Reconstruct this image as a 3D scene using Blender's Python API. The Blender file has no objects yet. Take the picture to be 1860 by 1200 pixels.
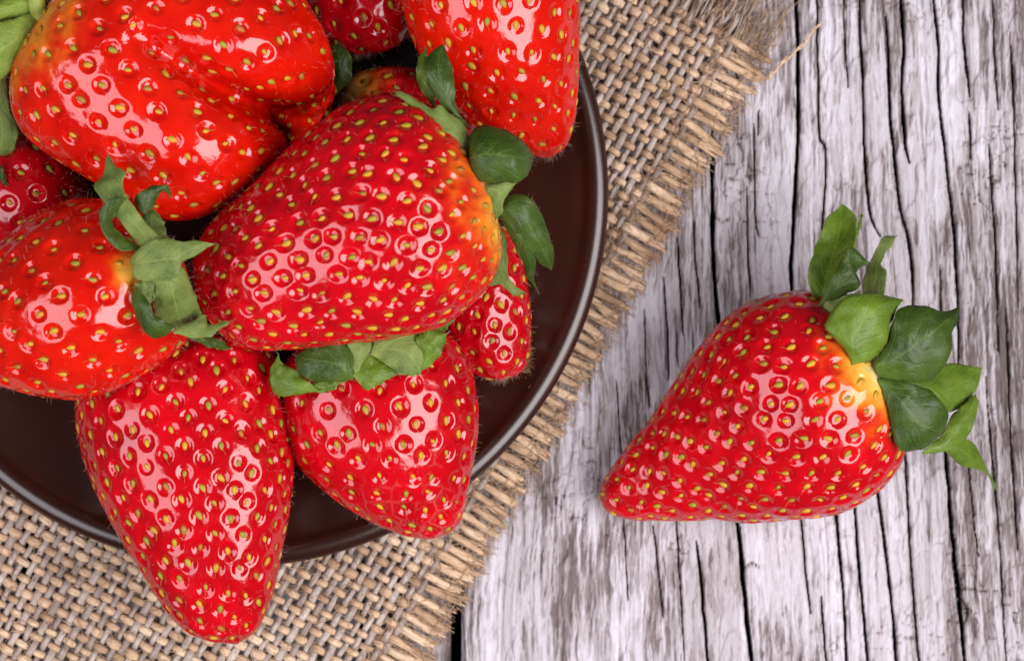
import bpy, math, random
import numpy as np
from mathutils import Vector, Matrix

# ------------------------------------------------------------------ scale
S = 8.0e-5            # metres per layout unit (one photo pixel at table height)
H = 6500.0            # camera height above the table in layout units
rng = np.random.RandomState(7)
random.seed(7)
scene = bpy.context.scene
COL = scene.collection

# ------------------------------------------------------------------ camera
cam_d = bpy.data.cameras.new('camera')
cam = bpy.data.objects.new('camera', cam_d); COL.objects.link(cam)
cam.location = (0, 0, H * S)
cam.rotation_euler = (0, 0, 0)
cam_d.sensor_width = 36.0
cam_d.sensor_fit = 'HORIZONTAL'
cam_d.lens = 36.0 * H / 1860.0
cam_d.clip_start = 0.02; cam_d.clip_end = 20.0
cam_d.dof.use_dof = True
cam_d.dof.focus_distance = (H - 360.0) * S
cam_d.dof.aperture_fstop = 30.0
scene.camera = cam

# ------------------------------------------------------------------ world and lamps
world = bpy.data.worlds.new('World'); scene.world = world
world.use_nodes = True
bg = world.node_tree.nodes['Background']
bg.inputs[0].default_value = (0.90, 0.90, 1.0, 1)
bg.inputs[1].default_value = 0.065

def softbox(name, direction, dist, sx, sy, power, color, spread=180):
    l = bpy.data.lights.new(name, 'AREA'); l.shape = 'RECTANGLE'
    l.size = sx; l.size_y = sy; l.energy = power; l.color = color
    l.spread = math.radians(spread)
    o = bpy.data.objects.new(name, l); COL.objects.link(o)
    d = Vector(direction).normalized()
    o.location = d * dist
    o.rotation_euler = (-d).to_track_quat('-Z', 'Y').to_euler()
    return o
softbox('softbox', (-0.80, -0.34, 1.0), 0.72, 0.70, 0.42, 4.9, (0.95, 0.94, 1.0))
softbox('softbox', (0.74, -0.32, 1.0), 0.72, 0.70, 0.42, 8.6, (1.0, 0.96, 0.97))

scene.view_settings.view_transform = 'Standard'
scene.view_settings.look = 'None'
scene.view_settings.exposure = 0.0
scene.view_settings.gamma = 1.0
scene.render.engine = 'CYCLES'
scene.cycles.max_bounces = 6
scene.cycles.use_denoising = True

# ------------------------------------------------------------------ helpers
def P(px, py, z):
    """layout (photo x, photo y, height) -> world metres"""
    k = (H - z) / H * S
    return np.array([(px - 930.0) * k, -(py - 600.0) * k, z * S])

def PA(a):
    a = np.asarray(a, float)
    k = (H - a[..., 2]) / H * S
    return np.stack([(a[..., 0] - 930) * k, -(a[..., 1] - 600) * k, a[..., 2] * S], -1)

def mesh_from(name, verts, faces, mat, smooth=True):
    verts = np.asarray(verts, np.float32); me = bpy.data.meshes.new(name)
    faces = np.asarray(faces, np.int32)
    n = len(faces); k = faces.shape[1]
    me.vertices.add(len(verts)); me.vertices.foreach_set('co', verts.ravel())
    me.loops.add(n * k); me.loops.foreach_set('vertex_index', faces.ravel())
    me.polygons.add(n); me.polygons.foreach_set('loop_start', np.arange(n, dtype=np.int32) * k)
    me.polygons.foreach_set('use_smooth', np.full(n, smooth))
    if mat: me.materials.append(mat)
    me.update(calc_edges=True); me.validate()
    return me

def attr(me, name, vals):
    a = me.attributes.new(name, 'FLOAT', 'POINT')
    a.data.foreach_set('value', np.asarray(vals, np.float32).ravel())

def link(name, me, parent=None, loc=(0, 0, 0)):
    o = bpy.data.objects.new(name, me); COL.objects.link(o)
    o.location = loc
    if parent: o.parent = parent
    return o

def thing(name, label, cat, loc=(0, 0, 0), group=None):
    o = bpy.data.objects.new(name, None); COL.objects.link(o)
    o.empty_display_size = 0.01
    o.location = loc; o['label'] = label; o['category'] = cat
    if group: o['group'] = group
    return o

def resample(pts, fr):
    """smooth (Catmull-Rom) resample of a polyline at arc-length fractions"""
    p = np.asarray(pts, float)
    if len(p) > 2:
        q = np.vstack([2 * p[0] - p[1], p, 2 * p[-1] - p[-2]]); out = []
        for i in range(1, len(q) - 2):
            t = np.linspace(0, 1, 12, endpoint=False)[:, None]
            a, b, c, d = q[i - 1], q[i], q[i + 1], q[i + 2]
            out.append(0.5 * ((2 * b) + (c - a) * t + (2 * a - 5 * b + 4 * c - d) * t ** 2 + (3 * b - a - 3 * c + d) * t ** 3))
        p = np.vstack(out + [p[-1:]])
    s = np.concatenate([[0], np.cumsum(np.linalg.norm(np.diff(p, axis=0), axis=1))]); s /= s[-1]
    return np.stack([np.interp(fr, s, p[:, k]) for k in range(p.shape[1])], -1)

def vnoise(x, y, seed=0):
    """2-D value noise in [0,1]"""
    xi = np.floor(x).astype(np.int64); yi = np.floor(y).astype(np.int64)
    xf = x - xi; yf = y - yi
    xf = xf * xf * (3 - 2 * xf); yf = yf * yf * (3 - 2 * yf)
    def h(a, b):
        n = (a * 374761393 + b * 668265263 + seed * 974634777) & 0xffffffff
        n = ((n ^ (n >> 13)) * 1274126177) & 0xffffffff
        return ((n ^ (n >> 16)) & 0xffff) / 65535.0
    return (h(xi, yi) * (1 - xf) + h(xi + 1, yi) * xf) * (1 - yf) + (h(xi, yi + 1) * (1 - xf) + h(xi + 1, yi + 1) * xf) * yf

def fbm(x, y, seed=0, oct=4):
    s = 0; a = 0.5; n = 0
    for i in range(oct):
        s = s + a * vnoise(x, y, seed + i * 17); n += a; a *= 0.5; x = x * 2.03 + 5.1; y = y * 2.03 + 1.7
    return s / n

def sstep(a, b, x):
    t = np.clip((x - a) / (b - a), 0, 1); return t * t * (3 - 2 * t)

def grid_faces(nr, nc, wrap=False):
    r = np.arange(nr - 1)[:, None]; c = np.arange(nc if wrap else nc - 1)[None, :]
    c2 = (c + 1) % nc
    return np.stack([r * nc + c, r * nc + c2, (r + 1) * nc + c2, (r + 1) * nc + c], -1).reshape(-1, 4)

# ------------------------------------------------------------------ materials
class NT:
    def __init__(s, name):
        s.m = bpy.data.materials.new(name); s.m.use_nodes = True
        s.t = s.m.node_tree; s.b = s.t.nodes['Principled BSDF']
    def n(s, typ, **kw):
        nd = s.t.nodes.new(typ)
        for k, v in kw.items():
            if k.startswith('i_'): nd.inputs[int(k[2:]) if k[2:].isdigit() else k[2:].replace('_', ' ')].default_value = v
            else: setattr(nd, k, v)
        return nd
    def l(s, a, b): s.t.links.new(a, b)
    def ramp(s, fac, stops, interp='LINEAR'):
        r = s.n('ShaderNodeValToRGB'); r.color_ramp.interpolation = interp
        el = r.color_ramp.elements
        while len(el) < len(stops): el.new(0.5)
        for e, (p, c) in zip(el, stops): e.position = p; e.color = (*c, 1)
        s.l(fac, r.inputs[0]); return r.outputs[0]
    def mix(s, fac, a, b, mode='MIX'):
        m = s.n('ShaderNodeMix', data_type='RGBA', blend_type=mode)
        for sock, v in ((m.inputs[0], fac), (m.inputs[6], a), (m.inputs[7], b)):
            if isinstance(v, (int, float)): sock.default_value = v
            elif isinstance(v, tuple): sock.default_value = (*v, 1)
            else: s.l(v, sock)
        return m.outputs[2]
    def attr(s, name):
        return s.n('ShaderNodeAttribute', attribute_name=name).outputs['Fac']
    def noise(s, scale, detail=3, vec=None, stretch=None):
        nz = s.n('ShaderNodeTexNoise'); nz.inputs['Scale'].default_value = scale; nz.inputs['Detail'].default_value = detail
        tc = s.n('ShaderNodeTexCoord'); v = tc.outputs['Object']
        if stretch:
            mp = s.n('ShaderNodeMapping'); mp.inputs['Scale'].default_value = stretch; s.l(v, mp.inputs[0]); v = mp.outputs[0]
        s.l(v, nz.inputs['Vector']); return nz.outputs['Fac']
    def bump(s, h, strength, dist):
        b = s.n('ShaderNodeBump'); b.inputs['Strength'].default_value = strength; b.inputs['Distance'].default_value = dist
        s.l(h, b.inputs['Height']); s.l(b.outputs[0], s.b.inputs['Normal'])
    def set(s, **kw):
        for k, v in kw.items():
            s.b.inputs[k.replace('_', ' ')].default_value = v
        return s.m

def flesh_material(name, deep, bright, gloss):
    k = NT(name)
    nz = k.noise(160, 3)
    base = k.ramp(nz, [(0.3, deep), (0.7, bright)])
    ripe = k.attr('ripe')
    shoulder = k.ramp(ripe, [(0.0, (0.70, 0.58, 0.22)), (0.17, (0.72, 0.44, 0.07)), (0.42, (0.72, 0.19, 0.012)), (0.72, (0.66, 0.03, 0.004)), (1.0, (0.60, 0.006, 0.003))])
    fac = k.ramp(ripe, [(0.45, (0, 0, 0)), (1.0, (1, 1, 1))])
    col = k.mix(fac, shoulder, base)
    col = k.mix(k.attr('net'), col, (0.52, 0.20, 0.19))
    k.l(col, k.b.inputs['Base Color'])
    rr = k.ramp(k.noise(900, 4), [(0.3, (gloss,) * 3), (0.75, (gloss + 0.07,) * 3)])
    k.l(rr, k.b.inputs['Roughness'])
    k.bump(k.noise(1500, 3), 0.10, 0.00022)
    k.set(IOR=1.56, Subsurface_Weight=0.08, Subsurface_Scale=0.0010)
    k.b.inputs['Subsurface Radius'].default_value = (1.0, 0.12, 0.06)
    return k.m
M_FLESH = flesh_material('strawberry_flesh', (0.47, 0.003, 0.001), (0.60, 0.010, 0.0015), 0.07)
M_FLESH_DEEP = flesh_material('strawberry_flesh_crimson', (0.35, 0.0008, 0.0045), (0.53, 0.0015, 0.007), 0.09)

def seed_material():
    k = NT('seed_skin')
    oi = k.n('ShaderNodeObjectInfo')
    c = k.ramp(oi.outputs['Random'], [(0.0, (0.44, 0.22, 0.015)), (0.35, (0.52, 0.29, 0.018)), (0.65, (0.34, 0.25, 0.018)), (0.85, (0.25, 0.22, 0.02)), (1.0, (0.36, 0.11, 0.015))])
    k.l(c, k.b.inputs['Base Color'])
    return k.set(Roughness=0.5, Specular_IOR_Level=0.35, Subsurface_Weight=0.1, Subsurface_Scale=0.0004)
M_SEED = seed_material()

def leaf_material(name, dark, light, rib, rough=0.42):
    k = NT(name)
    u = k.attr('across'); t = k.attr('along')
    base = k.ramp(k.noise(420, 4), [(0.3, dark), (0.72, light)])
    # veins: side veins branch obliquely from the midrib
    au = k.n('ShaderNodeMath', operation='ABSOLUTE'); k.l(u, au.inputs[0])
    m1 = k.n('ShaderNodeMath', operation='MULTIPLY_ADD', i_1=-0.35); k.l(au.outputs[0], m1.inputs[0]); k.l(t, m1.inputs[2])
    wv = k.n('ShaderNodeMath', operation='MULTIPLY_ADD', i_1=0.22); k.l(k.noise(260, 2), wv.inputs[0]); k.l(m1.outputs[0], wv.inputs[2]); m1 = wv
    m2 = k.n('ShaderNodeMath', operation='MULTIPLY', i_1=40.0); k.l(m1.outputs[0], m2.inputs[0])
    sn = k.n('ShaderNodeMath', operation='SINE'); k.l(m2.outputs[0], sn.inputs[0])
    vein = k.ramp(sn.outputs[0], [(0.80, (0, 0, 0)), (1.0, (0.07,) * 3)])
    mid = k.ramp(au.outputs[0], [(0.0, (0.42,) * 3), (0.06, (0.0,) * 3)])
    basep = k.ramp(t, [(0.0, (0.55,) * 3), (0.35, (0.0,) * 3)])
    c = k.mix(vein, base, rib); c = k.mix(mid, c, rib); c = k.mix(basep, c, rib)
    vo = k.n('ShaderNodeTexVoronoi', feature='DISTANCE_TO_EDGE'); vo.inputs['Scale'].default_value = 1500
    tc = k.n('ShaderNodeTexCoord'); k.l(tc.outputs['Object'], vo.inputs['Vector'])
    net = k.ramp(vo.outputs['Distance'], [(0.0, (0.22,) * 3), (0.12, (0,) * 3)])
    c = k.mix(net, c, rib)
    blot = k.ramp(k.noise(150, 2), [(0.45, (0,) * 3), (0.75, (0.5,) * 3)])
    c = k.mix(blot, c, tuple(min(1, q * 1.5 + 0.01) for q in light))
    rimc = k.ramp(au.outputs[0], [(0.90, (0,) * 3), (1.0, (0.4,) * 3)])
    c = k.mix(rimc, c, rib)
    k.l(c, k.b.inputs['Base Color'])
    h = k.mix(0.25, k.noise(520, 4), net)
    h = k.mix(0.16, h, k.ramp(sn.outputs[0], [(0.6, (1,) * 3), (1.0, (0,) * 3)]))
    k.bump(h, 0.5, 0.0004)
    k.set(Roughness=rough, Specular_IOR_Level=0.3, Subsurface_Weight=0.05, Subsurface_Scale=0.0008)
    return k.m
M_LEAF = leaf_material('sepal_upper_skin', (0.014, 0.033, 0.004), (0.038, 0.068, 0.006), (0.10, 0.17, 0.02))
M_LEAF_MID = leaf_material('sepal_mid_skin', (0.044, 0.086, 0.005), (0.100, 0.158, 0.011), (0.16, 0.25, 0.03))
M_LEAF_YOUNG = leaf_material('sepal_young_skin', (0.095, 0.16, 0.014), (0.19, 0.25, 0.03), (0.34, 0.40, 0.09), 0.5)
M_LEAF_PALE = leaf_material('sepal_under_skin', (0.062, 0.100, 0.018), (0.135, 0.180, 0.040), (0.26, 0.31, 0.07), 0.6)

def wood_material():
    k = NT('weathered_wood')
    tone = k.attr('tone')
    fine = k.noise(700, 4, stretch=(1.0, 0.06, 1.0))
    a = k.n('ShaderNodeMath', operation='MULTIPLY_ADD', i_1=0.44, i_2=-0.22); k.l(fine, a.inputs[0])
    b = k.n('ShaderNodeMath', operation='ADD'); k.l(tone, b.inputs[0]); k.l(a.outputs[0], b.inputs[1])
    c = k.ramp(b.outputs[0], [(0.0, (0.018, 0.013, 0.012)), (0.20, (0.060, 0.045, 0.040)), (0.42, (0.165, 0.133, 0.132)), (0.66, (0.360, 0.325, 0.340)), (1.0, (0.60, 0.575, 0.635))])
    br = k.noise(45, 3, stretch=(1.0, 0.35, 1.0))
    c = k.mix(k.ramp(br, [(0.5, (0, 0, 0)), (0.8, (0.35,) * 3)]), c, (0.30, 0.23, 0.18), 'MULTIPLY')
    k.l(c, k.b.inputs['Base Color'])
    k.bump(fine, 0.5, 0.0002)
    return k.set(Roughness=0.78, Specular_IOR_Level=0.3)
M_WOOD = wood_material()

def jute_material(name, c0, c1, c2, ang):
    k = NT(name)
    oi = k.n('ShaderNodeObjectInfo')
    nz = k.noise(330, 4)
    f = k.n('ShaderNodeMath', operation='MULTIPLY_ADD', i_1=0.35); k.l(oi.outputs['Random'], f.inputs[0])
    f2 = k.n('ShaderNodeMath', operation='MULTIPLY_ADD', i_1=1.0, i_2=-0.18); k.l(nz, f2.inputs[0]); k.l(f2.outputs[0], f.inputs[2])
    c = k.ramp(f.outputs[0], [(0.15, c0), (0.5, c1), (0.85, c2)])
    k.l(c, k.b.inputs['Base Color'])
    # twisted strands
    tc = k.n('ShaderNodeTexCoord'); m1 = k.n('ShaderNodeMapping'); m1.inputs['Rotation'].default_value = (0, 0, ang)
    m2 = k.n('ShaderNodeMapping'); m2.inputs['Scale'].default_value = (0.14, 1, 1)
    k.l(tc.outputs['Object'], m1.inputs[0]); k.l(m1.outputs[0], m2.inputs[0])
    fb = k.n('ShaderNodeTexNoise'); fb.inputs['Scale'].default_value = 3000; fb.inputs['Detail'].default_value = 3; k.l(m2.outputs[0], fb.inputs['Vector'])
    c = k.mix(k.ramp(fb.outputs['Fac'], [(0.35, (0.55,) * 3), (0.6, (0.0,) * 3)]), c, c0)
    k.l(c, k.b.inputs['Base Color'])
    k.bump(fb.outputs['Fac'], 0.8, 0.0003)
    return k.set(Roughness=0.85, Specular_IOR_Level=0.2)
M_WEFT = jute_material('jute_tan', (0.30, 0.185, 0.11), (0.60, 0.41, 0.265), (0.76, 0.585, 0.42), math.radians(29.6))
M_WARP = jute_material('jute_grey', (0.21, 0.16, 0.135), (0.42, 0.345, 0.30), (0.60, 0.52, 0.46), math.radians(-60.4))

def glaze_material():
    k = NT('brown_glaze')
    c = k.ramp(k.noise(60, 3), [(0.3, (0.019, 0.0048, 0.0028)), (0.7, (0.028, 0.007, 0.004))])
    k.l(c, k.b.inputs['Base Color'])
    return k.set(Roughness=0.24, IOR=1.55)
M_GLAZE = glaze_material()

def plain(name, col, rough=0.6):
    k = NT(name)
    c = k.ramp(k.noise(600, 3), [(0.3, tuple(x * 0.7 for x in col)), (0.7, tuple(min(1, x * 1.2) for x in col))])
    k.l(c, k.b.inputs['Base Color']); return k.set(Roughness=rough)
M_HAIR = plain('pale_style', (0.45, 0.26, 0.06), 0.5)
M_DOWN = plain('pale_down', (0.55, 0.38, 0.30), 0.5)
M_STEM = plain('green_stem', (0.30, 0.36, 0.07), 0.5)
M_ANTHER = plain('dry_anther', (0.16, 0.10, 0.03), 0.7)

# ------------------------------------------------------------------ table
CRACKS = [  # (points, width, depth)
 ([(1445,-120),(1447,0),(1449,80),(1450,200),(1446,330),(1440,430),(1437,500),(1448,600)], 7.5, 45),
 ([(1483,-60),(1485,60),(1486,160),(1489,250),(1499,268),(1499,330),(1494,400),(1490,470)], 3.6, 26),
 ([(1530,-60),(1532,20),(1535,80),(1540,160)], 2.0, 14),
 ([(1558,-120),(1561,0),(1566,125),(1570,250),(1575,342),(1582,396),(1598,430)], 4.6, 30),
 ([(1608,30),(1614,112),(1617,208),(1625,292),(1635,375),(1648,428),(1657,495),(1658,570)], 5.6, 36),
 ([(1636,-120),(1637,0),(1641,83),(1639,146),(1643,250),(1652,298)], 7.0, 40),
 ([(1690,-40),(1698,25),(1705,104),(1706,188),(1716,271),(1722,325),(1731,396),(1737,485),(1742,580),(1742,665)], 5.8, 38),
 ([(1745,-100),(1748,0),(1750,60),(1756,130),(1761,178)], 4.6, 28),
 ([(1759,203),(1763,240),(1764,290)], 3.6, 22),
 ([(1369,225),(1370,300),(1372,396),(1378,430)], 2.6, 16),
 ([(1377,50),(1378,105)], 3.4, 18), ([(1378,200),(1377,245)], 2.4, 14),
 ([(1292,180),(1295,362),(1296,470),(1304,570),(1318,720),(1341,953),(1347,1010),(1349,1051),(1355,1090),(1359,1139),(1365,1200),(1372,1320)], 8.6, 55),
 ([(1356,340),(1358,440),(1363,540)], 2.4, 16),
 ([(1707,480),(1709,570)], 2.6, 16),
 ([(1450,920),(1455,948),(1465,1051),(1473,1115)], 3.0, 20),
 ([(1491,1082),(1496,1140),(1501,1200),(1508,1300)], 3.8, 24),
 ([(1513,880),(1519,937),(1530,1061),(1538,1195),(1544,1320)], 5.2, 34),
 ([(1548,880),(1553,927),(1563,1061),(1576,1195),(1588,1320)], 5.4, 34),
 ([(1586,840),(1594,896),(1610,1010),(1623,1139),(1630,1220),(1640,1330)], 5.6, 38),
 ([(1638,780),(1643,829),(1651,958),(1661,1113),(1669,1195),(1675,1300)], 3.8, 26),
 ([(1712,760),(1718,824),(1728,948),(1741,1061),(1752,1195),(1765,1340)], 7.0, 45),
 ([(1755,800),(1761,860),(1770,960),(1777,1010)], 2.4, 16),
 ([(1728,1000),(1738,1080),(1743,1130)], 2.4, 14),
 ([(1265,980),(1269,1010),(1277,1103),(1286,1200),(1292,1300)], 4.4, 26),
 ([(1228,940),(1234,1040),(1238,1113),(1243,1200)], 2.2, 14),
 ([(1185,950),(1197,1040),(1203,1120)], 2.2, 14),
 ([(1130,930),(1137,1010),(1140,1090)], 1.8, 12),
 ([(1230,430),(1236,520),(1240,610)], 3.0, 16), ([(1204,500),(1212,600),(1216,690)], 2.4, 14),
 ([(1170,560),(1175,680),(1180,740)], 2.0, 12), ([(1260,400),(1264,480),(1272,560)], 2.4, 14),
 ([(1120,690),(1124,760),(1130,830)], 2.0, 12),
 ([(1800,-50),(1806,90),(1812,200)], 2.6, 16), ([(1796,260),(1804,380),(1810,520),(1812,640)], 3.0, 18),
 ([(1835,60),(1842,220),(1846,380),(1850,560)], 3.4, 18), ([(1826,560),(1832,700),(1840,860),(1848,1000)], 3.0, 16),
 ([(1790,680),(1800,800),(1812,940),(1822,1100),(1830,1240)], 2.8, 16),
 ([(1900,-100),(1905,300),(1915,700),(1925,1250)], 6.0, 36), ([(1980,-100),(1990,500),(2000,1250)], 5.0, 30),
 # short checks across the grain
 ([(1348,1035),(1364,1022),(1380,1030)], 1.6, 8), ([(1290,388),(1310,400),(1326,396)], 1.5, 8), ([(1745,1085),(1756,1110),(1748,1140)], 1.5, 8),
]

def plank(name, x0, x1, y0, y1, dx, dy, thick, cracks, parent, seed, tint=0.0):
    xs = np.arange(x0, x1 + dx * 0.5, dx); ys = np.arange(y0, y1 + dy * 0.5, dy)
    X, Y = np.meshgrid(xs, ys)
    # grain drifts to the right going down and wanders
    wob = 26 * (fbm(X / 300, Y / 420, seed) - 0.5) + 7 * (fbm(X / 60, Y / 130, seed + 3) - 0.5)
    G = X - 0.045 * (Y - 600) * sstep(1000, 1500, X) + wob
    n1 = fbm(G / 26.0, Y / 520.0, seed + 11, 4)       # broad bands
    n2 = fbm(G / 7.0, Y / 210.0, seed + 21, 3)        # fibres
    n3 = fbm(G / 2.6, Y / 70.0, seed + 31, 2)         # hair lines
    patch = fbm(X / 120.0, Y / 190.0, seed + 41, 3)   # worn against dark patches
    band = sstep(0.40, 0.66, n1 + 0.25 * (n2 - 0.5))
    line = sstep(0.60, 0.78, n2) * 0.9
    hair = sstep(0.62, 0.85, n3)
    rough_l = sstep(1340, 1060, X) * 1.0 + sstep(1740, 1820, X) * 1.1
    flake = fbm(G / 34.0 + Y / 160.0, Y / 75.0, seed + 95, 3)
    G2 = G + 6.0 * (fbm(X / 8.0, Y / 26.0, seed + 141, 2) - 0.5)
    wear = fbm(X / 105.0 + Y / 900.0, Y / 210.0, seed + 143, 3)          # where the grey skin is worn through
    th = 0.645 - 0.23 * sstep(0.34, 0.70, wear + 0.25 * (flake - 0.5)) - 0.05 * rough_l
    a1 = fbm(G2 / 7.5, Y / 105.0, seed + 145, 5)
    a2 = fbm(G2 / 3.4, Y / 44.0, seed + 149, 4)
    m1 = sstep(th, th + 0.07, a1); m2 = sstep(th + 0.02, th + 0.10, a2)
    grey = fbm(G2 / 2.2, Y / 24.0, seed + 153, 2)
    tone = 0.885 - 0.12 * sstep(0.42, 0.66, n1) - 0.215 * m1 * (0.45 + 0.8 * grey) - 0.20 * m2 * (0.6 + 0.5 * grey) - 0.13 * rough_l * sstep(0.5, 0.7, n2)
    tone -= 0.16 * (grey - 0.4)
    tone -= 0.22 * (1 - sstep(0.0, 0.010, np.abs(flake - 0.5))) * sstep(1250, 1450, X)
    tone -= 0.10 * (vnoise(X / 2.0, Y / 6.0, seed + 5) - 0.5) - 0.05 * sstep(1330, 1100, X)
    tone = np.maximum(tone, 0.30 + 0.14 * n3); soft = 1 - 0.5 * m1 - 0.5 * m2
    hgt = 5.0 * (n1 - 0.5) - 2.6 * sstep(0.50, 0.80, n2) - 1.2 * hair + 3.2 * soft + 3.0 * sstep(0.45, 0.55, flake)
    hgt += 5 * (fbm(X / 200, Y / 260, seed + 51, 2) - 0.5)
    # small cross-grain checks scattered over the surface
    ck = np.abs(fbm(X / 55.0, Y / 26.0, seed + 61, 3) - 0.5)
    chk = (1 - sstep(0.0, 0.022, ck)) * sstep(0.56, 0.68, fbm(X / 150, Y / 150, seed + 71, 2))
    tone -= 0.30 * chk; hgt -= 2.5 * chk
    for sc_, se in ((31.0, 101), (52.0, 103)):
        hl = np.abs(fbm(G / sc_, Y / 640.0, seed + se, 2) - 0.5) * sc_
        on = sstep(0.45, 0.6, fbm(X / 60.0, Y / 240.0, seed + se + 1, 2))
        hl = (1 - sstep(0.25, 0.95, hl)) * on
        tone -= 0.16 * hl; hgt -= 1.5 * hl
    for pts, w, d in cracks:
        p = resample(pts, np.linspace(0, 1, 60))
        vert = abs(p[-1, 1] - p[0, 1]) > abs(p[-1, 0] - p[0, 0])
        L = 1.0
        if vert:
            o = np.argsort(p[:, 1]); cy = p[o, 1]; cx = p[o, 0]
            c = np.interp(Y, cy, cx) + 1.9 * (fbm(Y / 24.0, X * 0 + w, 5, 3) - 0.5) + 3.0*(fbm(Y / 75.0, X * 0 + w + 9, 6, 2) - 0.5)
            s = (Y - cy[0]) / (cy[-1] - cy[0]); dist = np.abs(X - c)
        else:
            o = np.argsort(p[:, 0]); cx = p[o, 0]; cy = p[o, 1]
            c = np.interp(X, cx, cy) + 5 * (fbm(X / 14.0, Y * 0 + w, 5, 3) - 0.5)
            s = (X - cx[0]) / (cx[-1] - cx[0]); dist = np.abs(Y - c)
            dist = np.where(dist < 12, dist, 99)
        inside = (s > 0) & (s < 1)
        taper = np.where(inside, np.clip(np.minimum(s, 1 - s) * 7, 0, 1) ** 0.6, 0)
        ww = w * (0.38 if w > 4 else 0.30) * taper * (0.40 + 1.15 * fbm(Y / 34.0, X * 0 + w * 3, 9, 3)) + 1e-3
        core = (1 - sstep(ww * 0.7, ww + 1.1, dist)) * (taper > 0)
        shoulder = (1 - sstep(ww, ww + 8, dist)) * taper
        hgt -= d * core + 2.5 * shoulder
        dk = min(1.0, 0.45 + w / 9.0)
        tone = tone * (1 - 0.93 * dk * core) - 0.10 * shoulder * (dist > ww)
    # edges of the plank roll over
    ed = np.minimum(X - x0, x1 - X)
    hgt -= 16 * (1 - sstep(0, 9, ed))
    tone -= 0.25 * (1 - sstep(0, 14, ed))
    tone = tone * (1 - 0.35 * tint)
    top = np.stack([X, Y, hgt], -1)
    V = np.stack([(top[..., 0] - 930) * S, -(top[..., 1] - 600) * S, top[..., 2] * S], -1).reshape(-1, 3)
    nr, nc = X.shape
    F = grid_faces(nr, nc)[:, ::-1]
    # sides and underside
    ring = np.concatenate([np.arange(nc), np.arange(1, nr) * nc + nc - 1, (nr - 1) * nc + np.arange(nc - 2, -1, -1), np.arange(nr - 2, 0, -1) * nc])
    low = V[ring].copy(); low[:, 2] = -thick * S
    b = len(V); m = len(ring); j = np.arange(m); j2 = (j + 1) % m
    side = np.stack([ring[j], ring[j2], b + j2, b + j], -1)
    V = np.vstack([V, low]); F = np.vstack([F, side])
    me = mesh_from('plank', V, F, M_WOOD)
    attr(me, 'tone', np.concatenate([np.clip(tone, 0, 1).ravel(), np.full(m, 0.3)]))
    return link('plank', me, parent)

table = thing('wooden_table', 'weathered grey whitewashed wooden table top with long dark cracks', 'table')
plank('plank', 838, 2010, -220, 1420, 1.6, 3.6, 190, CRACKS, table, 3)
plank('plank', 60, 817, -260, 1460, 3.2, 8.0, 190, [([(640,-200),(650,500),(660,1400)], 6, 40)], table, 8, 0.25)
sup = np.array([[-480, -220, -196], [2010, -220, -196], [2010, 1420, -196], [-480, 1420, -196], [-480, -220, -260], [2010, -220, -260], [2010, 1420, -260], [-480, 1420, -260]], float)
sv = np.column_stack([(sup[:, 0] - 930) * S, -(sup[:, 1] - 600) * S, sup[:, 2] * S])
sm_ = mesh_from('added_gap_backing', sv, [[3, 2, 1, 0], [4, 5, 6, 7], [0, 1, 5, 4], [1, 2, 6, 5], [2, 3, 7, 6], [3, 0, 4, 7]], M_WOOD, False)
attr(sm_, 'tone', np.full(8, 0.12)); link('added_gap_backing', sm_, table)  # dark board added under the planks to keep the gap between them dark
plank('plank', -480, 38, -260, 1460, 6.0, 12.0, 190, [], table, 13, 0.2)

# ------------------------------------------------------------------ burlap
D1 = np.array([0.869, 0.494]); D2 = np.array([-0.494, 0.869]); ORG = np.array([1393.0, 106.0])
WS, FS = 18.2, 21.4        # spacing of warp (along the edge) and weft (out to the fringe)
U_IN, V_END = -1330.0, 1780.0
cloth = thing('burlap_cloth', 'coarse tan burlap cloth with frayed edge lying under the brown plate', 'cloth')

def tube(pts, rad, sides, flat=0.8, twist=None):
    pts = np.asarray(pts, float); n = len(pts)
    tg = np.gradient(pts, axis=0); tg /= np.linalg.norm(tg, axis=1)[:, None] + 1e-9
    side = np.cross(tg, [0, 0, 1.0]); side /= np.linalg.norm(side, axis=1)[:, None] + 1e-9
    up = np.cross(side, tg)
    a = np.linspace(0, 2 * math.pi, sides, endpoint=False)
    rad = np.asarray(rad, float)[:, None, None]
    V = pts[:, None, :] + rad * (np.cos(a)[None, :, None] * side[:, None, :] + flat * np.sin(a)[None, :, None] * up[:, None, :])
    F = grid_faces(n, sides, True)[:, ::-1]
    return V.reshape(-1, 3), F

def cloth_obj(name, uvz, rad, mat, sides=6, flat=0.72, strands=()):
    xy = ORG + uvz[:, :1] * D1 + uvz[:, 1:2] * D2
    p = np.column_stack([(xy[:, 0] - 930), -(xy[:, 1] - 600), uvz[:, 2]])
    V, F = tube(p, rad, sides, flat)
    for q, sr in strands:
        xy = ORG + q[:, :1] * D1 + q[:, 1:2] * D2
        V2, F2 = tube(np.column_stack([(xy[:, 0] - 930), -(xy[:, 1] - 600), q[:, 2]]), sr, 5, 0.8)
        F = np.vstack([F, F2 + len(V)]); V = np.vstack([V, V2])
    return link(name, mesh_from(name, V * S, F, mat), cloth)
    s = np.concatenate([[0], np.cumsum(np.linalg.norm(np.diff(p, axis=0), axis=1))])
    tw = (s[:, None] * 0.42 + np.linspace(0, 4 * math.pi, sides, endpoint=False)[None, :]).ravel()
    attr(me, 'twist', tw)
    return link(name, me, cloth)

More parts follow.
